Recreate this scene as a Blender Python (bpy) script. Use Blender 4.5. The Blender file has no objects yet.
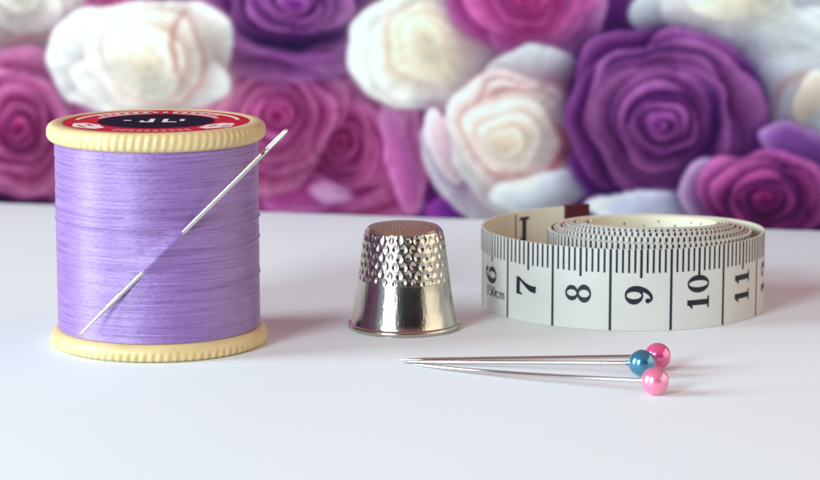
# Sewing still life: thread spool with needle, thimble, tape measure, pearl-headed pins, rose printed backdrop.
# All shapes are written in millimetres; 1 mm = S Blender units.
import bpy, math, random
import numpy as np
S = 0.01
random.seed(7); rng = np.random.default_rng(11)
scn = bpy.context.scene
COL = scn.collection
pi = math.pi

# ------------------------------------------------------------------ helpers
def srgb(r, g, b):
    f = lambda c: (c/12.92 if c <= .04045 else ((c+.055)/1.055)**2.4)
    return tuple(f(v/255.0) for v in (r, g, b))

def tag(o, label=None, cat=None, group=None, kind=None):
    if label: o['label'] = label
    if cat: o['category'] = cat
    if group: o['group'] = group
    if kind: o['kind'] = kind
    return o

def thing(name, loc, label, cat, group=None):
    o = bpy.data.objects.new(name, None)
    o.empty_display_size = .02
    COL.objects.link(o)
    o.location = tuple(c*S for c in loc)
    tag(o, label, cat, group)
    return o

def obj(name, verts, faces, mats, parent=None, origin=None, smooth=True, fmat=None, uv=None, sharp=None):
    if origin is None:
        origin = tuple(c/S for c in parent.location) if parent else (0, 0, 0)
        p = parent
        while p is not None and p.parent is not None:
            p = p.parent
            origin = tuple(c/S for c in p.location)
    V = (np.asarray(verts, dtype=float) - np.asarray(origin))*S
    me = bpy.data.meshes.new(name)
    me.from_pydata(V.tolist(), [], faces if isinstance(faces, list) else faces.tolist())
    if not isinstance(mats, (list, tuple)): mats = [mats]
    for m in mats: me.materials.append(m)
    if fmat is not None: me.polygons.foreach_set('material_index', np.asarray(fmat, dtype=np.int32))
    me.polygons.foreach_set('use_smooth', [smooth]*len(me.polygons))
    if sharp: me.set_sharp_from_angle(angle=math.radians(sharp))
    me.update()
    o = bpy.data.objects.new(name, me)
    COL.objects.link(o)
    if parent:
        o.parent = parent
    else:
        o.location = tuple(c*S for c in origin)
    return o

def grid_faces(nr, nc, wrap=True):
    """faces of a grid of nr rows x nc columns (index r*nc+c), columns wrapping round"""
    r = np.arange(nr-1)[:, None]; c = np.arange(nc if wrap else nc-1)[None, :]
    c2 = (c+1) % nc
    f = np.stack([r*nc+c, r*nc+c2, (r+1)*nc+c2, (r+1)*nc+c], -1).reshape(-1, 4)
    return f

def lathe(profile, n, centre, fn=None):
    """profile [(r,z)] bottom to top -> verts, faces"""
    P = np.array(profile, float)
    ph = np.linspace(0, 2*pi, n, endpoint=False)
    R = np.repeat(P[:, 0:1], n, 1); Z = np.repeat(P[:, 1:2], n, 1); PH = np.repeat(ph[None], len(P), 0)
    if fn: R, Z = fn(R, Z, PH)
    v = np.stack([centre[0]+R*np.cos(PH), centre[1]+R*np.sin(PH), centre[2]+Z], -1).reshape(-1, 3)
    return v, grid_faces(len(P), n)

def tube(path, radii, n=10, cap=True):
    P = np.array(path, float); m = len(P)
    rad = np.broadcast_to(np.asarray(radii, float), (m,))
    T = np.gradient(P, axis=0); T /= np.linalg.norm(T, axis=1)[:, None]
    up = np.array([0, 0, 1.0]) if abs(T[0, 2]) < .9 else np.array([0, 1.0, 0])
    V = []
    for i in range(m):
        a = np.cross(T[i], up); a /= np.linalg.norm(a); b = np.cross(a, T[i])
        for k in range(n):
            t = 2*pi*k/n
            V.append(P[i]+rad[i]*(math.cos(t)*a+math.sin(t)*b))
    F = grid_faces(m, n).tolist()
    if cap:
        F.append(list(range(n))[::-1]); F.append([(m-1)*n+k for k in range(n)])
    return np.array(V), F

def merge(parts):
    V = []; F = []; o = 0
    for v, f in parts:
        V.append(np.asarray(v)); fl = f if isinstance(f, list) else f.tolist()
        F += [[i+o for i in q] for q in fl]; o += len(v)
    return np.concatenate(V), F

def smooth01(x): 
    x = np.clip(x, 0, 1); return x*x*(3-2*x)

def vnoise(x, y, seed=0):
    """smooth 2-D value noise, 0..1"""
    xi = np.floor(x).astype(np.int64); yi = np.floor(y).astype(np.int64)
    fx = smooth01(x-xi); fy = smooth01(y-yi)
    def h(a, b):
        n = (a*374761393 + b*668265263 + seed*974634777) & 0xffffffff
        n = ((n ^ (n >> 13))*1274126177) & 0xffffffff
        return ((n ^ (n >> 16)) & 0xffff)/65535.0
    return (h(xi, yi)*(1-fx)+h(xi+1, yi)*fx)*(1-fy)+(h(xi, yi+1)*(1-fx)+h(xi+1, yi+1)*fx)*fy

# ------------------------------------------------------------------ materials
def principled(name, base, rough=.5, metal=0., spec=.5, coat=0., coat_rough=.05, sheen=0., sss=0., **kw):
    m = bpy.data.materials.new(name); m.use_nodes = True
    b = m.node_tree.nodes['Principled BSDF']
    b.inputs['Base Color'].default_value = (*base, 1)
    b.inputs['Roughness'].default_value = rough
    b.inputs['Metallic'].default_value = metal
    b.inputs['Specular IOR Level'].default_value = spec
    b.inputs['Coat Weight'].default_value = coat
    b.inputs['Coat Roughness'].default_value = coat_rough
    b.inputs['Sheen Weight'].default_value = sheen
    if sss:
        b.inputs['Subsurface Weight'].default_value = sss
        b.inputs['Subsurface Radius'].default_value = (.012, .007, .004)
        b.inputs['Subsurface Scale'].default_value = 1.0
    return m

def node(m, t, **kw):
    n = m.node_tree.nodes.new(t)
    for k, v in kw.items(): setattr(n, k, v)
    return n
def link(m, a, b): m.node_tree.links.new(a, b)
def bsdf(m): return m.node_tree.nodes['Principled BSDF']

def add_noise_colour(m, c1, c2, scale, stretch=(1, 1, 1), detail=6, lo=.35, hi=.65):
    tc = node(m, 'ShaderNodeTexCoord'); mp = node(m, 'ShaderNodeMapping')
    mp.inputs['Scale'].default_value = stretch
    nz = node(m, 'ShaderNodeTexNoise'); nz.inputs['Scale'].default_value = scale; nz.inputs['Detail'].default_value = detail
    rp = node(m, 'ShaderNodeValToRGB')
    rp.color_ramp.elements[0].position = lo; rp.color_ramp.elements[1].position = hi
    rp.color_ramp.elements[0].color = (*c1, 1); rp.color_ramp.elements[1].color = (*c2, 1)
    link(m, tc.outputs['Object'], mp.inputs['Vector']); link(m, mp.outputs['Vector'], nz.inputs['Vector'])
    link(m, nz.outputs['Fac'], rp.inputs['Fac']); link(m, rp.outputs['Color'], bsdf(m).inputs['Base Color'])
    return nz, mp

def add_bump(m, scale, strength, dist, stretch=(1, 1, 1), detail=4):
    tc = node(m, 'ShaderNodeTexCoord'); mp = node(m, 'ShaderNodeMapping')
    mp.inputs['Scale'].default_value = stretch
    nz = node(m, 'ShaderNodeTexNoise'); nz.inputs['Scale'].default_value = scale; nz.inputs['Detail'].default_value = detail
    bp = node(m, 'ShaderNodeBump'); bp.inputs['Strength'].default_value = strength; bp.inputs['Distance'].default_value = dist
    link(m, tc.outputs['Object'], mp.inputs['Vector']); link(m, mp.outputs['Vector'], nz.inputs['Vector'])
    link(m, nz.outputs['Fac'], bp.inputs['Height']); link(m, bp.outputs['Normal'], bsdf(m).inputs['Normal'])

M = {}
M['table'] = principled('white_table', (.80, .81, .84), rough=.55, spec=.2)
add_noise_colour(M['table'], (.77, .81, .82), (.79, .83, .835), .9)
add_bump(M['table'], 45, .05, .004)
M['plastic'] = principled('cream_wood', srgb(226, 198, 128), rough=.42, spec=.4, sss=.25)
add_noise_colour(M['plastic'], srgb(200, 172, 120), srgb(216, 192, 142), 9, (1, 1, .35))
add_bump(M['plastic'], 60, .15, .003)
M['thread'] = principled('lilac_cotton', srgb(140, 92, 180), rough=.45, spec=.8, sheen=.35, coat=.85, coat_rough=.36)
bsdf(M['thread']).inputs['Sheen Roughness'].default_value = .4
bsdf(M['thread']).inputs['Sheen Tint'].default_value = (.85, .75, 1, 1)
add_noise_colour(M['thread'], srgb(112, 68, 138), srgb(158, 114, 184), 9, (1, 1, 34), lo=.25, hi=.75)
add_bump(M['thread'], 90, .5, .005, (1, 1, 4))
M['label_red'] = principled('label_red', srgb(186, 18, 48), rough=.55, spec=.06)
M['label_dark'] = principled('label_navy', srgb(26, 14, 40), rough=.6, spec=.03)
M['label_white'] = principled('label_white', srgb(240, 222, 212), rough=.4)
M['label_pink'] = principled('label_pink', srgb(226, 120, 120), rough=.4)
M['steel'] = principled('polished_steel', (.60, .57, .57), rough=.12, metal=1)
M['thimble'] = principled('nickel_plate', (.54, .50, .42), rough=.17, metal=1)
add_bump(M['thimble'], 40, .18, .002, (8, 8, .15), 5)
M['tape_front'] = principled('tape_white', (.66, .70, .66), rough=.42, spec=.4)
add_noise_colour(M['tape_front'], (.54, .51, .465), (.59, .56, .52), 4)
add_bump(M['tape_front'], 160, .12, .002)
M['tape_back'] = principled('tape_cream', srgb(226, 216, 180), rough=.5, spec=.35)
add_noise_colour(M['tape_back'], srgb(214, 206, 178), srgb(226, 220, 198), 5)
M['ink'] = principled('black_ink', (.012, .012, .02), rough=.5, spec=.3)
M['tip'] = principled('maroon_tip', srgb(78, 26, 32), rough=.35)
M['pearl_pink'] = principled('pearl_pink', srgb(246, 130, 170), rough=.26, metal=.5, coat=1, coat_rough=.05)
M['pearl_hot'] = principled('pearl_deep_pink', srgb(238, 88, 146), rough=.26, metal=.5, coat=1, coat_rough=.05)
M['pearl_blue'] = principled('pearl_blue', srgb(10, 116, 150), rough=.26, metal=.6, coat=1, coat_rough=.05)

for k_ in ('pearl_pink', 'pearl_hot', 'pearl_blue'): bsdf(M[k_]).inputs['Coat IOR'].default_value = 1.9

# ------------------------------------------------------------------ camera geometry (mm)
H = 86.0; FPX = 2590.0; PITCH = math.atan(440/2590.0)
cp, sp = math.cos(PITCH), math.sin(PITCH)
def project(X, Y, Z):
    fw = Y*cp + (H-Z)*sp; dn = (H-Z)*cp - Y*sp
    return 410+FPX*X/fw, 240+FPX*dn/fw
def at_depth(px, py, Y):
    """point on the vertical plane at distance Y seen at photo position px, py"""
    k = (py-240)/FPX
    Z = H - Y*(k*cp+sp)/(cp-k*sp)
    fw = Y*cp + (H-Z)*sp
    return np.array([(px-410)*fw/FPX, Y, Z])

cam = bpy.data.cameras.new('camera'); co = bpy.data.objects.new('camera', cam); COL.objects.link(co)
co.location = (0, 0, H*S); co.rotation_euler = (pi/2-PITCH, 0, 0)
cam.sensor_width = 36; cam.lens = 36*FPX/820; cam.clip_start = .05; cam.clip_end = 200
cam.dof.use_dof = True; cam.dof.focus_distance = 4.08
cam.dof.aperture_fstop = (cam.lens/1000)/(3.8*S)
scn.camera = co

# ------------------------------------------------------------------ table
tv = []; TX, TY0, TY1 = 420, 150, 760
prof = [(-1, 0), (0, -1)]
box = np.array([[x, y, z] for z in (-22, 0) for x, y in ((-TX, TY0), (TX, TY0), (TX, TY1), (-TX, TY1))], float)
tb = obj('table', box, [[0, 3, 2, 1], [4, 5, 6, 7], [0, 1, 5, 4], [1, 2, 6, 5], [2, 3, 7, 6], [3, 0, 4, 7]], M['table'], origin=(0, 455, 0), smooth=False)
bv = tb.modifiers.new('bevel', 'BEVEL'); bv.width = .02; bv.segments = 3
tag(tb, 'white satin table top under the sewing things', 'table', kind='structure')

# ------------------------------------------------------------------ rose printed sheet behind the table
PA = np.array([-88.7, 554.0]); PB = np.array([83.0, 517.0])
pd = (PB-PA)/np.linalg.norm(PB-PA); P0 = PA+(PB-PA)*.5
step = .5
na, nb = int(440/step)+1, int(112/step)+1
A, B = np.meshgrid(np.linspace(-220, 220, na), np.linspace(0, 112, nb))
LEAN = math.tan(math.radians(2.0))
pn = np.array([-pd[1], pd[0]])            # pointing away from the camera
GX = P0[0]+pd[0]*A+pn[0]*B*LEAN; GY = P0[1]+pd[1]*A+pn[1]*B*LEAN
U, V_ = project(GX, GY, B)                # where the print's motifs were read off the photograph
img = np.zeros(U.shape+(3,))

def C(*c): return np.array(c, float)/255.
K = C
def paint(mask, col):
    global img
    img = img*(1-mask[..., None])+col*mask[..., None]

# warp so that outlines wander like petals do
WU = U+ (vnoise(U/38, V_/38, 3)-.5)*12+(vnoise(U/20, V_/20, 4)-.5)*4
WV = V_+(vnoise(U/38, V_/38, 5)-.5)*12+(vnoise(U/20, V_/20, 6)-.5)*4

n0 = vnoise(U/45, V_/45, 1); n1 = vnoise(U/18, V_/18, 2)
img[:] = C(56, 22, 76)
paint(smooth01((n0-.42)/.3), C(126, 56, 138)); paint(smooth01((n1-.62)/.2)*.6, C(40, 22, 68))

def petal(cx, cy, rx, ry, rot=0., rim=None, mid=None, edge=None, soft=.03, halo=.8, band=.5, lip=.5, cusp=.07, seed=0, look=None):
    """one printed petal: an irregular rounded-corner outline with a light lip, a deeper body and a dark gap on one side of it"""
    c, s = math.cos(rot), math.sin(rot)
    reach = max(rx, ry)*1.6+6
    rows_ = np.where((np.abs(WV-cy) < reach).any(1) & (np.abs(WU-cx) < reach).any(1))[0]
    cols_ = np.where((np.abs(WU-cx) < reach).any(0))[0]
    if not len(rows_) or not len(cols_): return
    sl_ = (slice(rows_[0], rows_[-1]+1), slice(cols_[0], cols_[-1]+1))
    wu, wv = WU[sl_], WV[sl_]; sub = img[sl_]
    x = ((wu-cx)*c+(wv-cy)*s)/rx; y = (-(wu-cx)*s+(wv-cy)*c)/ry
    th = np.arctan2(y, x)
    nc = 3+(seed % 3)
    d = .93*np.sqrt(x*x+y*y)*(1+.04*np.sin(2*th+seed*1.7)+cusp*np.abs(np.sin(th*nc/2+seed*2.3))-cusp*.5)
    vein = (vnoise(th*9+30+seed, d*2.2+seed, 41+seed % 7)-.5)
    px_per = math.sqrt(rx*ry)
    if edge is not None:
        lop = .5+.5*np.clip(np.cos(th+rot-(look if look is not None else 1.0+seed*.9)), 0, 1)   # deep gap on one side, open on the other
        out = (d-1)*px_per
        h_ = np.clip(np.where(out > 0, (.34*np.exp(-(np.maximum(out, 0)/2.2)**1.4)+.50*np.exp(-(np.maximum(out, 0)/(4+.20*px_per))**1.15)), np.exp(-(out/2.)**2))*halo*lop, 0, 1)[..., None]
        sub = sub*(1-h_)+edge*h_
    m = smooth01((1-d)*px_per/max(2.2, soft*px_per))[..., None]
    t = smooth01((d-(1-band))/band)[..., None]
    lp = np.exp(-(((1-d)*px_per-2.0)/(1.2+.006*px_per))**2)[..., None]*lip*(.4+.6*np.clip(np.cos(th+rot+2.2+seed*.3), -.3, 1))[..., None]
    body = (mid*(1-t)+rim*t)*(1+.14*vein*np.clip(d*1.5, 0, 1))[..., None]*(1+.20*np.cos(th+rot+2.0+.6*math.sin(seed))*np.clip(d, 0, 1))[..., None]
    body = body*(1-np.clip(lp, 0, 1))+np.clip(rim*1.22+.03, 0, 1)*np.clip(lp, 0, 1)
    img[sl_] = sub*(1-m)+body*m

PURPLE = dict(rim=C(208, 130, 200), mid=C(168, 84, 168), deep=C(122, 50, 132), edge=C(48, 12, 62))
MAGENTA = dict(rim=C(240, 156, 200), mid=C(212, 86, 154), deep=C(160, 34, 104), edge=C(96, 14, 66))
HOT = dict(rim=C(224, 120, 190), mid=C(214, 74, 152), deep=C(184, 44, 118), edge=C(150, 40, 110))
WHITE = dict(rim=C(236, 234, 228), mid=C(208, 198, 190), deep=C(236, 222, 196), edge=C(188, 150, 148))
COOL = dict(rim=C(214, 224, 230), mid=C(206, 212, 220), deep=C(226, 222, 208), edge=C(170, 160, 178))

def rose(cx, cy, R, pal, n=11, asp=1., rot=0., seed=0, spread=.2, core=.13, halo=.85, power=1.0, core_off=(0, 0)):
    r = random.Random(seed)
    pale = pal is WHITE or pal is COOL
    th = r.uniform(0, 6.28)
    for i in range(n):
        t = i/(n-1)
        q = (1-t)**power*(1-core)+core
        th += 2.4+r.uniform(-.4, .4)
        off = R*q*spread*(1.15-.6*t)
        x = cx+core_off[0]*t+math.cos(th)*off; y = cy+core_off[1]*t+math.sin(th)*off*asp
        rim = pal['rim'] if pale else pal['rim']*(1-t*.4)+pal['mid']*t*.4
        mid = pal['mid']*(1-t)+pal['deep']*t
        petal(x, y, R*q*r.uniform(.93, 1.06), R*q*asp*r.uniform(.86, 1.04), rot+r.uniform(-.5, .5),
              rim*r.uniform(.86, 1.08), mid*r.uniform(.84, 1.08), pal['edge'], halo=halo*(.65+.4*t), band=r.uniform(.5, .9), lip=.35 if pale else .38,
              seed=seed+i, look=th+math.pi+r.uniform(-.5, .5))

def crease(cx, cy, rx, ry, a0, a1, wid, col, alpha=.7, rot=0., grow=0., soft=1.):
    """a curved fold line of the printed petals, thickest in its middle; angles in degrees, clockwise from the right"""
    global img
    reach = max(rx, ry)*(1+abs(grow))*1.15+wid*3+4
    rows_ = np.where((np.abs(WV-cy) < reach).any(1) & (np.abs(WU-cx) < reach).any(1))[0]
    cols_ = np.where((np.abs(WU-cx) < reach).any(0))[0]
    if not len(rows_) or not len(cols_): return
    sl_ = (slice(rows_[0], rows_[-1]+1), slice(cols_[0], cols_[-1]+1))
    wu, wv = WU[sl_], WV[sl_]
    c, s = math.cos(rot), math.sin(rot)
    x = ((wu-cx)*c+(wv-cy)*s)/rx; y = (-(wu-cx)*s+(wv-cy)*c)/ry
    th = (np.degrees(np.arctan2(y, x))-a0) % 360
    q = th/(a1-a0)
    inside = (q >= 0) & (q <= 1)
    d = np.sqrt(x*x+y*y)-(1+grow*(q-.5))
    taper = np.sin(pi*np.clip(q, 0, 1))**.6
    dist = d*math.sqrt(rx*ry)
    m = np.exp(-(dist/(wid*(.35+.65*taper)))**2)*taper*alpha*inside
    m = m[..., None]
    img[sl_] = img[sl_]*(1-m)+col*m

def swirl(cx, cy, R, asp, dark, light, n, seed, alpha=.75, rot=0., r_in=.12, wid=3.2):
    r = random.Random(seed); a = r.uniform(0, 360)
    for i in range(n):
        q = r_in+(1-r_in)*(i/(n-1))**1.15
        a += r.uniform(95, 150); sp_ = r.uniform(110, 200)
        ox, oy = r.uniform(-.05, .05)*R, r.uniform(-.05, .05)*R
        w_ = wid*(.55+.6*q)*r.uniform(.8, 1.3)
        crease(cx+ox, cy+oy, R*q, R*q*asp, a, a+sp_, w_, dark, alpha*r.uniform(.7, 1), rot, r.uniform(-.05, .22))
        crease(cx+ox, cy+oy, R*q+w_*1.25, R*q*asp+w_*1.25, a+8, a+sp_-8, w_*.75, light, alpha*.75, rot, r.uniform(-.02, .2))

# motifs beyond the part the photograph shows (so the sheet goes on past the frame)
rr = random.Random(21)
for k in range(150):
    x = rr.uniform(-720, 1600); y = rr.uniform(-340, 215)
    if -110 < x < 930 and y > -80: continue
    rose(x, y, rr.uniform(55, 95), rr.choice([PURPLE, MAGENTA, WHITE, HOT, WHITE, PURPLE]), 8, rr.uniform(.85, 1.05), rr.uniform(0, 3), k+50)

# back row
petal(60, 205, 60, 34, .2, C(168, 190, 190), C(150, 172, 168), C(60, 40, 80), seed=4)       # grey green petal, lower left
petal(52, 160, 40, 60, .2, C(196, 176, 200), C(170, 150, 176), C(60, 40, 80), seed=5)
petal(5, 200, 44, 30, 0, C(92, 40, 116), C(52, 20, 78), C(30, 12, 52), seed=9)
rose(112, 0, 50, HOT, 7, .7, 0, 31)
rose(215, 95, 60, MAGENTA, 8, 1.0, .5, 33)
petal(230, 190, 70, 50, 0, C(186, 84, 158), C(160, 58, 134), C(70, 24, 80), seed=8)
petal(392, 180, 34, 62, -.2, C(200, 140, 200), C(160, 84, 164), C(60, 26, 88), seed=12)
petal(440, 190, 34, 60, .4, C(138, 66, 152), C(84, 36, 112), C(40, 16, 70), seed=13)
petal(420, 150, 22, 50, -.1, C(120, 54, 140), C(80, 34, 110), C(40, 16, 70), seed=15)
petal(470, 215, 46, 26, 0, C(150, 70, 164), C(106, 46, 130), C(50, 20, 80), seed=14)
petal(612, 30, 40, 50, .3, C(128, 60, 146), C(88, 36, 118), C(40, 16, 70), seed=16)
petal(600, 170, 34, 56, -.3, C(120, 56, 142), C(78, 32, 108), C(36, 14, 64), seed=17)
rose(18, 0, 78, WHITE, 8, .84, 0, 2, halo=.6)
crease(20, 10, 60, 30, 20, 160, 4, C(196, 140, 134), .7)
rose(10, 124, 70, MAGENTA, 13, 1.0, .3, 17, core_off=(8, 6))
# two magenta roses
petal(320, 196, 62, 30, -.1, C(190, 96, 170), C(166, 66, 142), C(90, 26, 86), seed=6)
rose(358, 146, 66, MAGENTA, 13, 1.12, .2, 41, core_off=(-14, 0), spread=.2)
petal(402, 162, 16, 62, -.15, C(208, 136, 190), C(188, 96, 164), C(140, 50, 120), soft=.2, seed=2)
petal(300, 196, 34, 20, -.2, C(206, 130, 186), C(188, 92, 160), C(110, 30, 90), seed=6)
petal(326, 192, 24, 11, .1, C(224, 184, 218), C(216, 166, 208), C(140, 60, 130), soft=.4, seed=7)
rose(268, 122, 72, MAGENTA, 14, .98, 0, 43, spread=.2, core_off=(8, -4))
# purple rose, top
rose(291, -2, 106, PURPLE, 13, .74, 0, 23, spread=.15, core_off=(0, 0))
crease(290, 2, 66, 46, 10, 165, 7, C(36, 18, 66), .85, 0, .05)
crease(290, 4, 84, 56, 20, 160, 3, C(184, 110, 184), .6, 0, .05)
# white roses
petal(100, 60, 52, 48, .15, C(228, 230, 230), C(216, 216, 216), C(120, 70, 110), seed=1)
petal(186, 50, 42, 50, 0, C(236, 236, 236), C(220, 214, 210), C(120, 70, 110), seed=3)
petal(150, 80, 76, 34, 0, C(230, 232, 230), C(214, 214, 212), C(176, 130, 140), seed=6)
petal(148, 50, 64, 50, 0, C(238, 238, 234), C(222, 218, 210), C(200, 170, 166), halo=.5, seed=8)
petal(156, 54, 48, 44, .3, C(236, 228, 218), C(224, 206, 194), C(190, 118, 114), halo=.8, seed=9, look=.2)
petal(146, 60, 39, 37, .1, C(240, 234, 222), C(236, 222, 202), C(204, 142, 134), halo=.7, seed=10, look=.5)
petal(146, 58, 25, 25, .1, C(244, 236, 226), C(236, 222, 204), C(216, 180, 164), halo=.6, seed=11)
petal(144, 58, 12, 13, .1, C(240, 230, 214), C(234, 214, 190), C(216, 176, 156), halo=.6, seed=12)
crease(196, 44, 20, 40, 110, 250, 5, C(190, 116, 112), .75)
crease(150, 62, 50, 44, 60, 180, 3, C(196, 190, 190), .5)
petal(426, 50, 76, 62, .1, C(234, 238, 238), C(214, 216, 218), C(110, 66, 110), seed=51)
petal(410, 44, 60, 56, .4, C(238, 240, 238), C(218, 216, 214), C(190, 176, 180), halo=.5, seed=52)
petal(430, 54, 58, 46, .1, C(242, 242, 238), C(226, 218, 206), C(206, 180, 172), halo=.6, seed=1)
petal(430, 44, 40, 36, .5, C(242, 232, 214), C(240, 222, 194), C(212, 172, 146), halo=.8, seed=2)
petal(426, 40, 26, 25, 0, C(246, 236, 218), C(242, 224, 198), C(220, 184, 156), halo=.6, seed=3)
petal(424, 38, 14, 14, 0, C(246, 236, 218), C(240, 220, 192), C(220, 180, 150), halo=.6, seed=5)
# hot pink rose, top
petal(486, 4, 38, 34, .5, C(226, 140, 200), C(208, 100, 176), C(120, 46, 110), seed=61)
petal(572, 14, 34, 46, -.2, C(218, 160, 212), C(206, 130, 192), C(110, 46, 110), seed=62)
petal(534, 28, 50, 26, 0, C(220, 140, 202), C(206, 100, 176), C(130, 50, 120), seed=63)
rose(524, -4, 60, HOT, 10, .76, 0, 61, spread=.15, core_off=(-4, 0))
# tall white rose
petal(468, 172, 38, 54, -.45, C(220, 216, 228), C(200, 190, 208), C(80, 36, 84), seed=5)
petal(446, 150, 13, 40, -.2, C(236, 218, 226), C(224, 196, 206), C(90, 40, 90), seed=6)
petal(538, 82, 48, 36, .1, C(220, 226, 230), C(202, 202, 210), C(90, 46, 96), seed=2)
petal(560, 150, 40, 60, .1, C(224, 228, 232), C(206, 206, 214), C(80, 40, 92), seed=7)
petal(522, 146, 72, 64, 0, C(226, 230, 232), C(206, 206, 210), C(110, 70, 120), halo=.6, seed=5)
petal(516, 130, 60, 60, .2, C(236, 236, 234), C(214, 206, 204), C(190, 160, 166), halo=.6, seed=6)
petal(522, 128, 54, 46, .25, C(240, 236, 232), C(222, 204, 196), C(186, 112, 118), halo=.9, seed=8, look=-1.3)
petal(514, 136, 46, 38, .3, C(240, 232, 224), C(226, 206, 192), C(202, 138, 134), halo=.8, seed=9, look=.6)
petal(510, 138, 32, 27, .3, C(242, 232, 222), C(226, 206, 188), C(206, 146, 138), halo=.7, seed=10)
petal(506, 140, 18, 15, .3, C(240, 228, 214), C(226, 202, 180), C(206, 146, 136), halo=.7, seed=11)
crease(520, 112, 48, 26, 200, 340, 4, C(184, 110, 118), .75)
crease(520, 140, 44, 40, -40, 60, 5, C(182, 76, 88), .7)
crease(510, 160, 30, 14, 30, 150, 3, C(204, 110, 110), .65)
petal(546, 190, 52, 20, -.15, C(222, 228, 234), C(202, 206, 216), C(170, 120, 140), soft=.2, halo=.5, seed=3)
# white roses, top right
petal(790, 40, 70, 60, .2, C(214, 224, 230), C(198, 206, 216), C(120, 100, 140), seed=71)
petal(770, 80, 40, 50, -.3, C(218, 226, 232), C(200, 208, 218), C(150, 130, 160), halo=.5, seed=72)
petal(812, 80, 50, 70, .1, C(220, 228, 232), C(204, 210, 218), C(160, 140, 160), halo=.5, seed=74)
petal(690, 16, 60, 36, .2, C(222, 228, 234), C(206, 212, 220), C(120, 80, 130), seed=73)
petal(760, 30, 70, 30, .1, C(228, 232, 236), C(210, 214, 220), C(160, 156, 170), halo=.6, seed=75)
petal(728, 4, 66, 34, 0, C(234, 236, 236), C(220, 218, 212), C(176, 170, 176), halo=.7, seed=76)
petal(736, -6, 46, 26, 0, C(238, 232, 218), C(234, 222, 198), C(190, 176, 168), halo=.7, seed=77)
crease(800, 110, 26, 30, 150, 290, 3.5, C(204, 140, 120), .6)
petal(812, 98, 16, 22, .2, C(232, 224, 218), C(226, 204, 190), C(190, 150, 150), seed=79)
# big purple rose
petal(626, 68, 54, 36, -.6, C(196, 116, 192), C(156, 78, 162), C(46, 18, 76), seed=2)
petal(698, 72, 60, 40, .5, C(196, 116, 194), C(156, 78, 162), C(46, 18, 76), seed=3)
petal(640, 176, 72, 36, .25, C(140, 72, 160), C(98, 44, 126), C(40, 16, 70), seed=4)
petal(726, 132, 42, 64, .1, C(190, 114, 192), C(152, 78, 164), C(44, 18, 76), seed=5)
petal(604, 122, 34, 60, .1, C(184, 108, 186), C(142, 70, 156), C(40, 16, 70), seed=6)
rose(664, 120, 82, PURPLE, 13, .95, 0, 83, spread=.17, core=.10, halo=.95, core_off=(-4, 4))
crease(664, 121, 33, 27, 150, 400, 3, K(52, 18, 80), .6, 0, .1)
crease(664, 119, 56, 50, -60, 60, 7, K(44, 18, 78), .8, 0, -.05)
crease(664, 110, 76, 62, 205, 320, 5, K(50, 20, 80), .7, 0, .1)
# smaller ones along the bottom
petal(640, 206, 54, 18, 0, C(210, 214, 232), C(186, 188, 212), C(60, 30, 90), seed=2)
petal(796, 150, 40, 26, .4, C(176, 130, 192), C(140, 84, 164), C(50, 20, 80), seed=2)
petal(706, 190, 26, 32, .2, C(206, 176, 212), C(176, 130, 184), C(50, 20, 78), seed=3)
rose(768, 200, 58, dict(rim=C(206, 110, 176), mid=C(176, 60, 136), deep=C(140, 30, 96), edge=C(50, 14, 62)), 12, .74, 0, 91, spread=.2, halo=.95)
swirl(272, 120, 46, .95, K(108, 28, 82), K(222, 140, 184), 8, 13, .5, wid=2.2)
swirl(348, 148, 42, 1.05, K(112, 26, 84), K(220, 136, 180), 8, 14, .5, wid=2.2)
swirl(18, 126, 46, 1.0, K(94, 24, 78), K(214, 130, 176), 8, 17, .55, wid=2.4)
crease(20, 130, 16, 18, 0, 300, 5, K(84, 22, 70), .6)
# the print is soft, like an enlarged photograph
def blur(a, n):
    k = np.hanning(n+2)[1:-1]; k /= k.sum(); p_ = n//2
    q = np.pad(a, ((p_, p_), (0, 0), (0, 0)), 'edge'); a = sum(k[i]*q[i:i+a.shape[0]] for i in range(n))
    q = np.pad(a, ((0, 0), (p_, p_), (0, 0)), 'edge'); return sum(k[i]*q[:, i:i+a.shape[1]] for i in range(n))
img = img*(1+.16*(vnoise(U/55+9, V_/55, 14)-.5)+.05*(vnoise(U/22, V_/22, 15)-.5))[..., None]
img = blur(img, 3)
img = np.clip(img+(img-.66)*.30, 0, 1)
img = np.clip(img.mean(-1, keepdims=True)*.20+img*.80, 0, 1)*np.array([1.0, .98, .95])
# fine printed grain
img *= (1+(vnoise(U/9, V_/9, 8)-.5)*.03)[..., None]
img = np.clip(img, 0, 1)
lin = np.where(img <= .04045, img/12.92, ((img+.055)/1.055)**2.4)
PRINT_GAIN = .60
lin = np.clip(lin*PRINT_GAIN, 0, .9)

bo = (P0[0], P0[1], 0)
front = np.stack([GX, GY, B], -1).reshape(-1, 3)
back = front+np.array([pn[0], pn[1], 0])*.6
nf = len(front)
f1 = grid_faces(nb, na, False)
rim_idx = list(range(na))+[r*na+na-1 for r in range(1, nb)]+[(nb-1)*na+c for c in range(na-2, -1, -1)]+[r*na for r in range(nb-2, 0, -1)]
sides = [[rim_idx[(i+1) % len(rim_idx)], rim_idx[i], rim_idx[i]+nf, rim_idx[(i+1) % len(rim_idx)]+nf] for i in range(len(rim_idx))]
faces = f1.tolist()+(f1[:, ::-1]+nf).tolist()+sides
M['print'] = principled('rose_print', (.5, .3, .5), rough=.7, spec=.06)
at = node(M['print'], 'ShaderNodeVertexColor'); at.layer_name = 'print'
link(M['print'], at.outputs['Color'], bsdf(M['print']).inputs['Base Color'])
M['paper'] = principled('paper_back', (.7, .7, .68), rough=.8)
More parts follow.
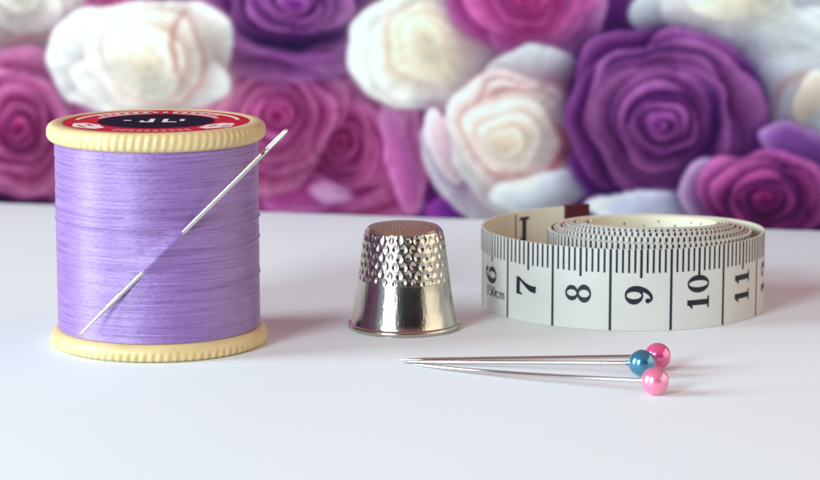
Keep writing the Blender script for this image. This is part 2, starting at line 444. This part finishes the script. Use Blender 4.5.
bd = obj('rose_print_sheet', np.concatenate([front, back]), faces, [M['print'], M['paper']], origin=bo,
         fmat=[0]*len(f1)+[1]*(len(f1)+len(sides)))
ca = bd.data.color_attributes.new('print', 'FLOAT_COLOR', 'POINT')
cols = np.ones((2*nf, 4)); cols[:nf, :3] = lin.reshape(-1, 3); cols[nf:, :3] = lin.reshape(-1, 3)
ca.data.foreach_set('color', cols.ravel())
tag(bd, 'sheet printed with purple, pink and white roses standing behind the table things', 'backdrop')

# ------------------------------------------------------------------ thread spool
SX, SY = (158-410)/(FPX/(409.3*cp+68*sp)), 409.3
RF, RT, HS = 17.3, 16.15, 35.7
spool = thing('thread_spool', (SX, SY, 0), 'cream spool wound with lilac cotton, red paper label on its top', 'thread spool')
sc = (SX, SY, 0)
def knurl(zmid, amp=.085, n=84, slant=-.4, zlim=None):
    def fn(R, Z, PH):
        k = np.clip((R-(RF-1.1))/1.0, 0, 1)
        if zlim: k = k*smooth01((zlim-Z)/.7)
        w = np.sin(PH*n+(Z-zmid)*slant*2.2)
        return R+amp*k*(np.abs(w)**.7*np.sign(w)), Z
    return fn
def rounded(r0, r1, z0, z1, rad0, rad1, n=8):
    p = [(r0, z0)]
    for i in range(n+1):
        t = pi/2*i/n; p.append((r1-rad0+rad0*math.sin(t), z0+rad0-rad0*math.cos(t)))
    for i in range(n+1):
        t = pi/2*i/n; p.append((r1-rad1+rad1*math.cos(t), z1-rad1+rad1*math.sin(t)))
    return p
# bottom flange
p = [(2, 0.05), (15.4, .05)]+rounded(16.0, RF, .05, 2.75, .7, 1.5)[1:]+[(RT-.4, 2.85), (4, 2.85)]
v, f = lathe(p, 84*8, sc, knurl(1.2, .10, zlim=1.7))
obj('flange', v, f, M['plastic'], spool)
# top flange with a shallow seat for the label
p = [(4, HS-3.15), (RT-.4, HS-3.15)]+rounded(16.0, RF, HS-3.0, HS, 1.25, 1.2)[1:]+[(15.1, HS+.02), (14.95, HS-.12), (2.5, HS-.12)]
v, f = lathe(p, 84*8, sc, knurl(HS-1.6))
obj('flange', v, f, M['plastic'], spool)
# core
v, f = lathe([(3.4, .1), (3.6, 3), (3.6, HS-3), (3.4, HS-.1)], 48, sc)
obj('core', v, f, M['plastic'], spool)

# needle line (needed by the thread ridge)
n_in = at_depth(143, 272, SY-15.95); n_out = at_depth(186, 229.5, SY-15.55)
nd = (n_out-n_in)/np.linalg.norm(n_out-n_in)
def on_line(px):
    lo, hi = -40., 60.
    for _ in range(60):
        m = (lo+hi)/2
        if project(*(n_in+nd*m))[0] < px: lo = m
        else: hi = m
    return lo
t_tip, t_eye = on_line(78), on_line(287.5)

# the winding: every turn of thread is a ridge of its own
z0, z1 = 2.8, HS-3.1
zs = []; rows = []
z = z0
while z < z1:
    pt = random.uniform(.16, .21); amp = random.uniform(.034, .056); off = random.gauss(0, .014)
    if random.random() < .04: off += .045
    if random.random() < .05: off -= .055
    rows.append((z, pt, amp, off)); z += pt
NPH = 540
ph = np.linspace(0, 2*pi, NPH, endpoint=False)
RR = []; ZZ = []
for i, (z, pt, amp, off) in enumerate(rows):
    lowf = (vnoise(ph*3.2+50, np.full(NPH, i*.35), 31)-.5)
    # make the noise close on itself
    w = smooth01((ph-5.9)/.38); lowf = lowf*(1-w)+(vnoise((ph-2*pi)*3.2+50, np.full(NPH, i*.35), 31)-.5)*w
    jit = (vnoise(ph*30, np.full(NPH, i*7.3), 32)-.5)
    wz = (vnoise(ph*1.6, np.full(NPH, i*.12), 33)-.5)*.22
    for k in (0, .22, .5, .78):
        RR.append(RT+off-.06+amp*2.0*math.sqrt(max(0, 1-(2*k-1)**2))+lowf*.035+jit*.022)
        ZZ.append(z+pt*k+wz*min(1, (z-z0)/2, (z1-z)/2))
RR = np.array(RR); ZZ = np.array(ZZ)
PH = np.repeat(ph[None], len(RR), 0)
# threads lifted by the needle that runs under them: distance to the needle in the unrolled sheet
def arc(pnt): return math.atan2(pnt[1]-SY, pnt[0]-SX)*RT, pnt[2]
(a0, h0), (a1, h1) = arc(n_in), arc(n_out)
AR = np.where(PH > pi, PH-2*pi, PH)*RT
dx, dz = a1-a0, h1-h0; L2 = dx*dx+dz*dz
tt = ((AR-a0)*dx+(ZZ-h0)*dz)/L2
tc = np.clip(tt, 0, 1)
# horizontal distance matters: each thread runs round the spool and is pushed out where it crosses the needle
tz = np.clip((ZZ-h0)/dz, 0, 1)
hd = np.abs(AR-(a0+dx*tz))
inz = smooth01((ZZ-h0+.15)/.3)*smooth01((h1+.15-ZZ)/.3)
ridge = .78*np.exp(-(hd/2.1)**1.35)*inz
RR = RR+ridge
# just outside the lifted part the threads are pressed in a little below the needle's tip side
v = np.stack([SX+RR*np.cos(PH), SY+RR*np.sin(PH), ZZ], -1).reshape(-1, 3)
obj('thread_winding', v, grid_faces(len(RR), NPH), M['thread'], spool)

def strand(zc, a_from, a_to, tilt=0., r=RT+.01, rad=.09, sag=0.):
    P = []
    for i in range(120):
        t = i/119; a = a_from+(a_to-a_from)*t
        e_ = r-.4*(1-smooth01(np.array(min(t, 1-t)/.07)).item())
        P.append((SX+e_*math.cos(a), SY+e_*math.sin(a), zc+tilt*(t-.5)+sag*math.sin(pi*t)))
    return tube(P, rad, 7)
D = math.radians
st = [strand(h1-.32, D(-205), D(25), .1, RT+.1, .11), strand(h1-.02, D(-150), D(-78), .25, RT+.2, .09),
      strand(4.6, D(-205), D(25), .25), strand(4.0, D(-120), D(25), -.3), strand(30.7, D(-205), D(25), .3),
      strand(31.3, D(-140), D(25), -.25), strand(25.1, D(-205), D(-60), .5), strand(27.6, D(-120), D(25), .4),
      strand(h0+.25, D(-116), D(-97), .05, RT+.12, .09), strand(11.3, D(-100), D(25), .35, RT+.1), strand(17.2, D(-95), D(25), -.3, RT+.1),
      strand(22.4, D(-205), D(-100), .35, RT+.1)]
v, f = merge(st)
obj('loose_strands', v, f, M['thread'], spool)

# the paper label and its print
lz = HS-.06
v, f = lathe([(.01, lz), (14.75, lz), (14.8, lz-.06)], 128, sc)
lab = obj('label', v, f, M['label_red'], spool, smooth=False)
def flat(name, polys, mat, z):
    V = []; F = []
    for pl in polys:
        o = len(V); V += [(SX+x, SY+y, z) for x, y in pl]; F.append(list(range(o, o+len(pl))))
    return obj(name, V, F, mat, lab, origin=sc, smooth=False)
def ring(r0, r1, a0, a1, n=48, e=0.):
    out = []
    for i in range(n):
        t0 = a0+(a1-a0)*i/n; t1 = a0+(a1-a0)*(i+1)/n
        k0 = 1-e*abs(2*i/n-1); k1 = 1-e*abs(2*(i+1)/n-1)
        m = (r0+r1)/2; h = (r1-r0)/2
        out.append([((m-h*k0)*math.cos(t0), (m-h*k0)*math.sin(t0)), ((m+h*k0)*math.cos(t0), (m+h*k0)*math.sin(t0)),
                    ((m+h*k1)*math.cos(t1), (m+h*k1)*math.sin(t1)), ((m-h*k1)*math.cos(t1), (m-h*k1)*math.sin(t1))])
    return out
flat('medallion', ring(.001, 9.3, 0, 2*pi, 96), M['label_dark'], lz+.012)
for r0_, r1_, d0_, d1_, e_ in ((9.7, 14.3, 193, 229, .55), (9.7, 14.2, 312, 347, .55), (12.5, 13.5, 98, 172, .4), (12.5, 13.5, 8, 82, .4),
                               (9.8, 10.6, 22, 80, .4), (9.8, 10.6, 100, 160, .4)):
    flat('white_lettering', ring(r0_, r1_, D(d0_), D(d1_), 32, e_), M['label_white'], lz+.016)
for a in range(38, 150, 8):
    flat('white_letter', ring(11.0, 12.2, D(a), D(a+4), 3), M['label_white'], lz+.016)
for a in range(243, 300, 6):
    flat('pink_letter', ring(11.2, 13.1, D(a), D(a+4), 3), M['label_pink'], lz+.016)
for r0_, d0_, d1_ in ((11.0, 200, 214), (12.6, 203, 217), (11.0, 322, 333), (12.7, 326, 338)):
    flat('red_lettering', ring(r0_, r0_+.55, D(d0_), D(d1_), 8), M['label_red'], lz+.020)
def rect(x0, x1, y0, y1): return [(x0, y0), (x1, y0), (x1, y1), (x0, y1)]
for r_ in ([rect(-1.6, -.5, -1.9, 3.6), rect(-3.4, -1.6, -1.9, -.7), rect(-3.4, -2.6, -.7, .6)], [rect(1.3, 2.4, -1.9, 3.4), rect(2.4, 4.4, -1.9, -.8)],
           [rect(-7.0, -5.4, .4, 1.4)], [rect(4.9, 5.9, .2, 3.0)]):
    flat('initial', [[(x*.75, y*.8) for x, y in q_] for q_ in r_], M['label_white'], lz+.020)

# ------------------------------------------------------------------ needle through the thread
ax = nd; side = np.cross(ax, np.array([0, 1.0, 0])); side /= np.linalg.norm(side); frn = np.cross(side, ax)
def npnt(t, a=0., b=0.): return n_in+ax*t+side*a+frn*b
NR = .44
t_s = t_eye-4.4
ts = np.concatenate([np.linspace(t_tip, t_tip+9, 14), np.linspace(t_tip+10, t_s, 24)])
rad = [max(.05, NR*min(1, .1+.9*((t-t_tip)/9)**.75)) for t in ts]
parts = [tube([npnt(t) for t in ts], rad, 18)]
for sg in (-1, 1):
    P = []; R_ = []
    for i in range(30):
        q = i/29; t = t_s-.8+(t_eye-t_s+.7)*q
        o = .15+.05*math.sin(pi*q)
        if q > .86: o *= math.sqrt(max(0, 1-((q-.86)/.14)**2))
        P.append(npnt(t, sg*o)); R_.append(.22 if q > .12 else .12+.10*q/.12)
    parts.append(tube(P, R_, 12))
parts.append(tube([npnt(t_s-.05), npnt(t_s+.2), npnt(t_s+.45)], [NR, NR*.7, .12], 18))
v, f = merge(parts)
nb_ = npnt(t_tip)
nd_o = obj('sewing_needle', v, f, M['steel'], origin=tuple(nb_))
tag(nd_o, 'steel sewing needle stuck slantwise under the lilac thread, eye end up', 'needle')

# ------------------------------------------------------------------ thimble
TXc, TYc = at_depth(404, 300, 420.3)[0], 420.3
thm = thing('thimble', (TXc, TYc, 0), 'silver metal thimble with dimpled top standing between spool and tape measure', 'thimble')
tcn = (TXc, TYc, 0)
prz = np.array([.75, 1.1, 1.6, 2.4, 3.4, 5, 7, 9, 11, 13, 15, 16.0, 16.35, 16.55])
prr = np.array([8.95, 8.78, 8.62, 8.45, 8.27, 8.02, 7.72, 7.46, 7.2, 6.94, 6.66, 6.44, 6.30, 6.12])
zz = np.concatenate([np.linspace(.75, 8.4, 50), np.linspace(8.44, 16.55, 190)])
rrp = np.interp(zz, prz, prr)
ker = np.ones(5)/5; rrp[2:-2] = np.convolve(rrp, ker, 'valid')
ROWS = [(15.55), (14.15), (12.75), (11.35), (9.95), (8.8)]
ND = 30
def dimples(R, Z, PH):
    disp = np.zeros_like(R)
    for k, rz in enumerate(ROWS):
        off = (k % 2)*.5
        u = PH*ND/(2*pi)-off
        du = (u-np.round(u))*2*pi/ND*R
        idx = np.round(u)
        dzz = Z-rz-.12*np.sin(idx*2.1+k)
        hx = .54 if k < 5 else .42; hz = .76 if k < 5 else .56
        d = np.abs(du/(hx*(1-.22*dzz/hz)))**1.6+np.abs(dzz/hz)**1.6
        disp -= .14*np.clip(1-d, 0, 1)**1.1
        disp += .012*np.exp(-((np.sqrt(d)-1.1)/.14)**2)
    return R+disp, Z
v, f = lathe(list(zip(rrp, zz)), 720, tcn, dimples)
obj('body', v, f, M['thimble'], thm)
# crown: hexagonal field of dimples on a shallow dome
NRD = 110
pr = []
for i in range(NRD+1):
    q = i/NRD; r = 6.12*(1-q)
    zc = 16.55+ (.42*(1-(max(0, r-5.6)/.52)**2) if r > 5.6 else .42+.55*(1-(r/5.6)**2))
    pr.append((max(r, .02), zc))
def crown(R, Z, PH):
    x = R*np.cos(PH); y = R*np.sin(PH); a = 1.28; hgt = a*.866
    best = np.full(R.shape, 9.)
    r0 = np.floor(y/hgt)
    for dr in (0, 1):
        ro = r0+dr; xo = (np.mod(ro, 2))*.5*a
        xc = np.round((x-xo)/a)*a+xo
        best = np.minimum(best, np.hypot(x-xc, y-ro*hgt))
    m = smooth01((5.85-R)/.4)
    return R, Z-m*.34*np.clip(1-(best/.55)**2, 0, 1)+m*.04*np.exp(-((best-.6)/.08)**2)
v, f = lathe(pr, 360, tcn, crown)
obj('crown', v, f, M['thimble'], thm)
p = [(8.2, .06), (9.0, .03)]
for i in range(13):
    t = -pi/2+pi*i/12*1.1; p.append((8.85+.48*math.cos(t), .52+.49*math.sin(t)))
p += [(8.68, 1.08), (8.5, 1.1)]
v, f = lathe(p, 200, tcn)
obj('rim', v, f, M['thimble'], thm)

# ------------------------------------------------------------------ tape measure
TC = (41, 437, 0)
tape = thing('tape_measure', TC, 'white tape measure coiled on edge with a loose outer loop showing centimetres', 'tape measure')
C0 = np.array([37.4, 440.5]); R0 = 23.65
C1 = np.array([41.0, 435.8]); R1 = 17.6
PITCHT = .52; NT = 12.2
TW = 13.6; TH = .36
def tape_pos(a):
    """centre line of the tape; a = angle in radians from the +x axis, growing from the free end inwards"""
    w = smooth01(np.array((a-D(322))/D(120))).item()
    turns = max(0, (a-D(442))/(2*pi))
    c = C0*(1-w)+C1*w; r = R0*(1-w)+(R1-PITCHT*turns)*w
    r += (1-w)*1.3*math.exp(-((a-D(182))/D(34))**2)
    wig = .12*math.sin(a*1.3+1)+.09*math.sin(a*2.45)+.05*math.sin(a*5.3)
    r += wig*w
    x = c[0]+r*math.cos(a); y = c[1]+r*math.sin(a)
    # inner turns have slid upwards at the front
    frontness = .5-.5*math.sin(a)
    rise = 0
    if w > 0:
        tl = (a-D(400))/(2*pi)
        rise = .62*smooth01(np.array(tl/.5)).item()+.75*smooth01(np.array((tl-2.6)/.8)).item()+.65*smooth01(np.array((tl-5.6)/.8)).item()+.35*smooth01(np.array((tl-7.8)/.8)).item()
        rise += .06*math.sin(a*.9)
        rise *= (.22+.78*frontness)
    return x, y, max(0, rise)
a_beg, a_end = D(102.5), D(442)+2*pi*NT
NA = 4200
aa = np.linspace(a_beg, a_end, NA)
pts = np.array([tape_pos(a) for a in aa])
ds = np.hypot(np.diff(pts[:, 0]), np.diff(pts[:, 1])); ss = np.concatenate([[0], np.cumsum(ds)])
LEN = ss[-1]
def frame(s):
    x = np.interp(s, ss, pts[:, 0]); y = np.interp(s, ss, pts[:, 1]); z = np.interp(s, ss, pts[:, 2])
    e = .15
    tx = np.interp(s+e, ss, pts[:, 0])-np.interp(s-e, ss, pts[:, 0]); ty = np.interp(s+e, ss, pts[:, 1])-np.interp(s-e, ss, pts[:, 1])
    l = np.hypot(tx, ty)+1e-9
    return x, y, z, ty/l, -tx/l        # outward normal (right hand of the direction of travel)
def on_tape(s, h, off):
    x, y, z, nx, ny = frame(s)
    return np.stack([x+nx*off, y+ny*off, z+h], -1)
# band: a closed strip, 6 outline points per station
sl = np.arange(0, LEN, .55)
sec = [(.0, TH/2), (TW-.06, TH/2), (TW, TH/2-.06), (TW, -TH/2+.06), (TW-.06, -TH/2), (0, -TH/2)]
ns = len(sec)
V = np.stack([on_tape(sl, h+.05, o) for h, o in sec], 1).reshape(-1, 3)
F = []; FM = []
for i in range(len(sl)-1):
    for k in range(ns):
        k2 = (k+1) % ns
        F.append([i*ns+k, (i+1)*ns+k, (i+1)*ns+k2, i*ns+k2]); FM.append(0 if k in (0, 1) else 1)
F.append(list(range(ns))); FM.append(1); F.append([(len(sl)-1)*ns+k for k in range(ns)][::-1]); FM.append(1)
obj('band', V, F, [M['tape_front'], M['tape_back']], tape, fmat=FM, sharp=35)

# where the line before the figure 7 falls
def s_at_px(px, s_lo=40, s_hi=110):
    for _ in range(50):
        m = (s_lo+s_hi)/2
        x, y, z, _, _ = frame(m)
        if project(x, y, z+5)[0] < px: s_lo = m
        else: s_hi = m
    return s_lo
S7 = s_at_px(508.5, 32, 90)
INK = []; 
def quad_strip(A_, B_, off):
    """A_, B_: lists of (s, h) along two edges"""
    n = len(A_)
    a = np.array(A_); b = np.array(B_)
    va = on_tape(a[:, 0], a[:, 1], off); vb = on_tape(b[:, 0], b[:, 1], off)
    v = np.concatenate([va, vb])
    INK.append((v, [[i, i+1, n+i+1, n+i] for i in range(n-1)]))
OFF = TH/2+.02
def tick(s, h_top, h_bot, w, off=OFF, n=6):
    hs = np.linspace(h_bot, h_top, n)
    quad_strip([(s-w/2, h) for h in hs], [(s+w/2, h) for h in hs], off)
k_min = -int(S7/1)+3; 
top = TW+.03
s = S7
for k in range(k_min, int(LEN-S7)-1):
    s = S7+k
    j = random.uniform(-.03, .03)
    if k % 10 == 0: tick(s, top, .12, .42)
    elif k % 5 == 0: tick(s, top, top-4.75, .42)
    else: tick(s, top, top-3.9+j, .35)
# ---- numerals, drawn as strokes of varying width; glyph box 1 high, baseline 0
def st_path(pts_, wid, n=28):
    P = np.array(pts_, float); W = np.array(wid, float)
    t = np.linspace(0, len(P)-1, n*1)
    # Catmull-Rom through the points
    out = []
    for u in t:
        i = min(int(u), len(P)-2); q = u-i
        p0 = P[max(i-1, 0)]; p1 = P[i]; p2 = P[i+1]; p3 = P[min(i+2, len(P)-1)]
        out.append(.5*((2*p1)+(-p0+p2)*q+(2*p0-5*p1+4*p2-p3)*q*q+(-p0+3*p1-3*p2+p3)*q**3))
    out = np.array(out); w = np.interp(t, np.arange(len(P)), W)
    T = np.gradient(out, axis=0); T /= np.linalg.norm(T, axis=1)[:, None]+1e-9
    Nn = np.stack([-T[:, 1], T[:, 0]], -1)
    return out+Nn*w[:, None]*.6, out-Nn*w[:, None]*.6
def st_ring(cx, cy, ox, oy, ix, iy, n=40):
    t = np.linspace(0, 2*pi, n+1)
    return np.stack([cx+ox*np.cos(t), cy+oy*np.sin(t)], -1), np.stack([cx+ix*np.cos(t), cy+iy*np.sin(t)], -1)
def st_line(x0, y0, x1, y1, w0, w1=None, n=8):
    w1 = w0 if w1 is None else w1
    t = np.linspace(0, 1, n)[:, None]
    P = np.array([[x0, y0]])*(1-t)+np.array([[x1, y1]])*t
    d = np.array([x1-x0, y1-y0]); d = d/np.linalg.norm(d); nn = np.array([-d[1], d[0]])
    w = (w0*(1-t)+w1*t)*.59
    return P+nn*w, P-nn*w
def ball(cx, cy, r): 
    t = np.linspace(0, pi, 12)
    return np.stack([cx+r*np.cos(t), cy+r*np.sin(t)], -1), np.stack([cx+r*np.cos(t), cy-r*np.sin(t)], -1)
GL = {}
GL['0'] = [st_ring(0, .5, .36, .5, .14, .43)]
GL['1'] = [st_line(0, 0.02, 0, 1, .19), st_line(-.24, .035, .24, .035, .07), st_path([(-.24, .78), (-.12, .84), (-.02, .96)], [.05, .1, .1])]
GL['8'] = [st_ring(0, .745, .29, .255, .12, .185), st_ring(0, .27, .34, .27, .14, .195)]
def nine():
    return [st_ring(0, .665, .34, .335, .135, .265), st_path([(.245, .70), (.25, .5), (.17, .24), (.0, .06), (-.16, .035), (-.22, .12)], [.17, .17, .14, .1, .07, .07]), ball(-.2, .16, .095)]
GL['9'] = nine()
GL['6'] = [(1*np.array([0, 1])+np.array([-1, -1])*a, np.array([0, 1])+np.array([-1, -1])*b) for a, b in nine()]
GL['7'] = [st_line(-.3, .92, .34, .92, .16), st_line(-.285, 1.0, -.285, .72, .06, .07), st_path([(.31, .9), (.1, .58), (-.04, .3), (-.07, .04)], [.07, .11, .19, .22])]
GL['2'] = [ball(-.2, .74, .1), st_path([(-.27, .76), (-.18, .95), (.02, .97), (.2, .8), (.14, .55), (-.1, .26), (-.27, .08)], [.07, .07, .1, .18, .17, .1, .06]), st_line(-.29, .07, .3, .07, .14), st_line(.28, .02, .33, .26, .06)]
GL['5'] = [st_line(-.2, .93, .26, .93, .13), st_line(-.2, .96, -.23, .52, .07), st_path([(-.23, .54), (0, .63), (.22, .48), (.22, .2), (.0, .04), (-.2, .1)], [.06, .1, .16, .17, .1, .08])]
GL['c'] = [st_path([(.24, .5), (.05, .66), (-.2, .55), (-.24, .3), (-.1, .06), (.12, .04), (.26, .18)], [.12, .1, .14, .17, .12, .1, .07])]
GL['m'] = [st_line(-.36, 0, -.36, .66, .13), st_path([(-.32, .5), (-.18, .63), (-.02, .55), (0, .3), (0, .0)], [.07, .1, .13, .13, .13]), st_path([(.04, .5), (.18, .63), (.34, .55), (.36, .3), (.36, .0)], [.07, .1, .13, .13, .13])]
def numeral(txt, sc_, hc, size=4.3, adv=.76):
    """text turned a quarter so that it reads upwards"""
    n = len(txt)
    for i, ch in enumerate(txt):
        gx = (i-(n-1)/2)*adv
        for j, (a, b) in enumerate(GL[ch]):
            fa = [(sc_-(y-.5)*size, hc+(x+gx)*size) for x, y in a]; fb = [(sc_-(y-.5)*size, hc+(x+gx)*size) for x, y in b]
            quad_strip(fa, fb, OFF+.006*(j+1))
def small_text(txt, s0, h0_, size=1.9, adv=.72):
    x = 0
    for ch in txt:
        w = 1.0 if ch == 'm' else adv
        for j, (a, b) in enumerate(GL[ch]):
            quad_strip([(s0+(x+w/2+px_)*size, h0_+py_*size) for px_, py_ in a], [(s0+(x+w/2+px_)*size, h0_+py_*size) for px_, py_ in b], OFF+.006*(j+1))
        x += w
numeral('6', S7-5.6, 6.6, 4.3)
small_text('150cm', S7-7.4, 2.9, 1.7)
for i, n_ in enumerate(('7', '8', '9', '10', '11', '12')):
    numeral(n_, S7+10*i+(4.6 if i < 3 else 4.9), 6.0 if len(n_) < 2 else 6.0, 4.5 if len(n_) < 2 else 4.1)
# marks on the inner face of the loose loop and inside the coil
IN = -(TH/2+.02)
s_in = s_at_px(500, 14, 20) 
def s_back_px(px, lo, hi):
    for _ in range(50):
        m = (lo+hi)/2
        x, y, z, _, _ = frame(m)
        if project(x, y, z+12)[0] > px: lo = m
        else: hi = m
    return lo
s_l = s_back_px(515, 0, 30); s_1 = s_back_px(523.5, 0, 30)
tick(s_l, top-.4, .2, .3, IN)
for a, b in [st_line(0, 0, 0, 1, .17, .17, 10), st_line(-.24, .97, .24, .97, .09), st_path([(-.2, .3), (-.1, .2), (0, .02)], [.06, .1, .1])]:
    q = 5.2
    quad_strip([(s_1-x*q, top-1.2-q+y*q) for x, y in a], [(s_1-x*q, top-1.2-q+y*q) for x, y in b], IN-.004)
for i in range(26):
    s_ = LEN-2*pi*13+i*2.9+random.uniform(-.5, .5)
    if s_ < LEN-1:
        hh = TW-random.choice([.9, 1.1, 1.5, .8]); r_ = random.uniform(.12, .22)
        quad_strip([(s_+r_*math.cos(t), hh+r_*math.sin(t)) for t in np.linspace(0, pi, 8)], [(s_+r_*math.cos(t), hh-r_*math.sin(t)) for t in np.linspace(0, pi, 8)], IN)
v, f = merge(INK)
obj('markings', v, f, M['ink'], tape, smooth=False)
# maroon end tip folded over the free end
sl2 = np.linspace(-.15, 4.7, 12)
def end_pt(s, h, o):
    if s < 0:
        p0 = on_tape(np.array([0.0]), h, o)[0]; p1 = on_tape(np.array([.5]), h, o)[0]
        return p0+(p0-p1)*(-s/.5)
    return on_tape(np.array([s]), h, o)[0]
tip_t = .34
sec2 = [(-.0, tip_t), (TW+.22, tip_t), (TW+.22, -tip_t), (-.0, -tip_t)]
V = [end_pt(s_, h+.03, o) for s_ in sl2 for h, o in sec2]
F = grid_faces(len(sl2), 4).tolist()+[[3, 2, 1, 0], [44, 45, 46, 47]]
obj('end_tip', V, F, M['tip'], tape, smooth=False)

# ------------------------------------------------------------------ ball headed pins
def pin(label, head_px, tip_px, mat, bend=0., r=2.05, first_r=.31):
    hy = 380.
    for _ in range(40):           # head rests on the table: find its distance
        p_ = at_depth(head_px[0], head_px[1], hy); hy += (p_[2]-r)*3
    hc = at_depth(head_px[0], head_px[1], hy)
    ty = 390.
    for _ in range(40):
        p_ = at_depth(tip_px[0], tip_px[1], ty); ty += (p_[2]-.12)*3
    tp = at_depth(tip_px[0], tip_px[1], ty)
    t = thing('ball_head_pin', (hc[0], hc[1], 0), label, 'pin', 'pearl headed pins lying on the table')
    d = hc-tp; dn = d/np.linalg.norm(d); sd = np.cross(dn, [0, 0, 1.0]); sd /= np.linalg.norm(sd)
    q = np.linspace(0, 1, 60)
    P = [tp+d*u+sd*bend*math.sin(pi*u**.8) for u in q]
    Rr = [first_r*min(1, .12+.88*(u/.11)**.8) for u in q]
    v, f = tube(P, Rr, 14)
    obj('shaft', v, f, M['steel'], t)
    pr_ = [(max(.003, r*math.sin(pi*i/40)), -r*math.cos(pi*i/40)) for i in range(41)]
    v, f = lathe(pr_, 64, hc)
    h = obj('head', v, f, mat, t)
    # small collar of the bead round the shaft
    q0 = hc-dn*(r+.42); q1 = hc-dn*(r-.3)
    v, f = tube([q0, q0*.7+q1*.3, q0*.3+q1*.7, q1], [.33, .42, .5, .7], 14)
    obj('collar', v, f, mat, h)
    return t
pin('pin with deep pink pearl head, farthest back, partly behind the blue head', (657.5, 356), (396, 360), M['pearl_hot'], .0)
pin('pin with glossy blue pearl head between the two pink heads', (642, 363), (404, 361.6), M['pearl_blue'], .0)
pin('pin with pale pink pearl head, nearest the front of the table', (655, 381), (404, 362.6), M['pearl_pink'], 1.9)

# ------------------------------------------------------------------ light: front-left window as two lamps, gap added to sharpen shadows; pale room right
def area(name, az, dist, zc, w, h, colour, power, target=(0, 420, 10)):
    L = bpy.data.lights.new(name, 'AREA'); L.shape = 'RECTANGLE'; L.size = w*S; L.size_y = h*S
    L.color = colour; L.energy = power
    o = bpy.data.objects.new(name, L); COL.objects.link(o)
    a = math.radians(az)
    p = np.array([target[0]+math.sin(a)*dist, target[1]-math.cos(a)*dist, zc])
    o.location = tuple(p*S)
    import mathutils
    d = mathutils.Vector((np.array(target)-p).tolist())
    o.rotation_euler = d.to_track_quat('-Z', 'Y').to_euler()
    return o
area('window_light', -34, 900, 285, 250, 480, (.71, .92, 1.0), 1020)
area('window_light', -78, 900, 285, 330, 480, (.71, .92, 1.0), 1180)
area('room_fill', 90, 700, 250, 1250, 480, (1.0, .94, .80), 350)

w = bpy.data.worlds.new('World'); scn.world = w; w.use_nodes = True
bg = w.node_tree.nodes['Background']
wt = w.node_tree
tcw = wt.nodes.new('ShaderNodeTexCoord'); sx = wt.nodes.new('ShaderNodeSeparateXYZ'); rw = wt.nodes.new('ShaderNodeValToRGB')
wt.links.new(tcw.outputs['Generated'], sx.inputs['Vector']); wt.links.new(sx.outputs['Z'], rw.inputs['Fac'])
rw.color_ramp.elements[0].position = .22; rw.color_ramp.elements[0].color = (.018, .013, .034, 1)
rw.color_ramp.elements[1].position = .75; rw.color_ramp.elements[1].color = (.58, .325, .32, 1)
wt.links.new(rw.outputs['Color'], bg.inputs['Color']); bg.inputs['Strength'].default_value = .8
scn.view_settings.view_transform = 'Standard'; scn.view_settings.look = 'None'
scn.view_settings.exposure = 0; scn.view_settings.gamma = 1
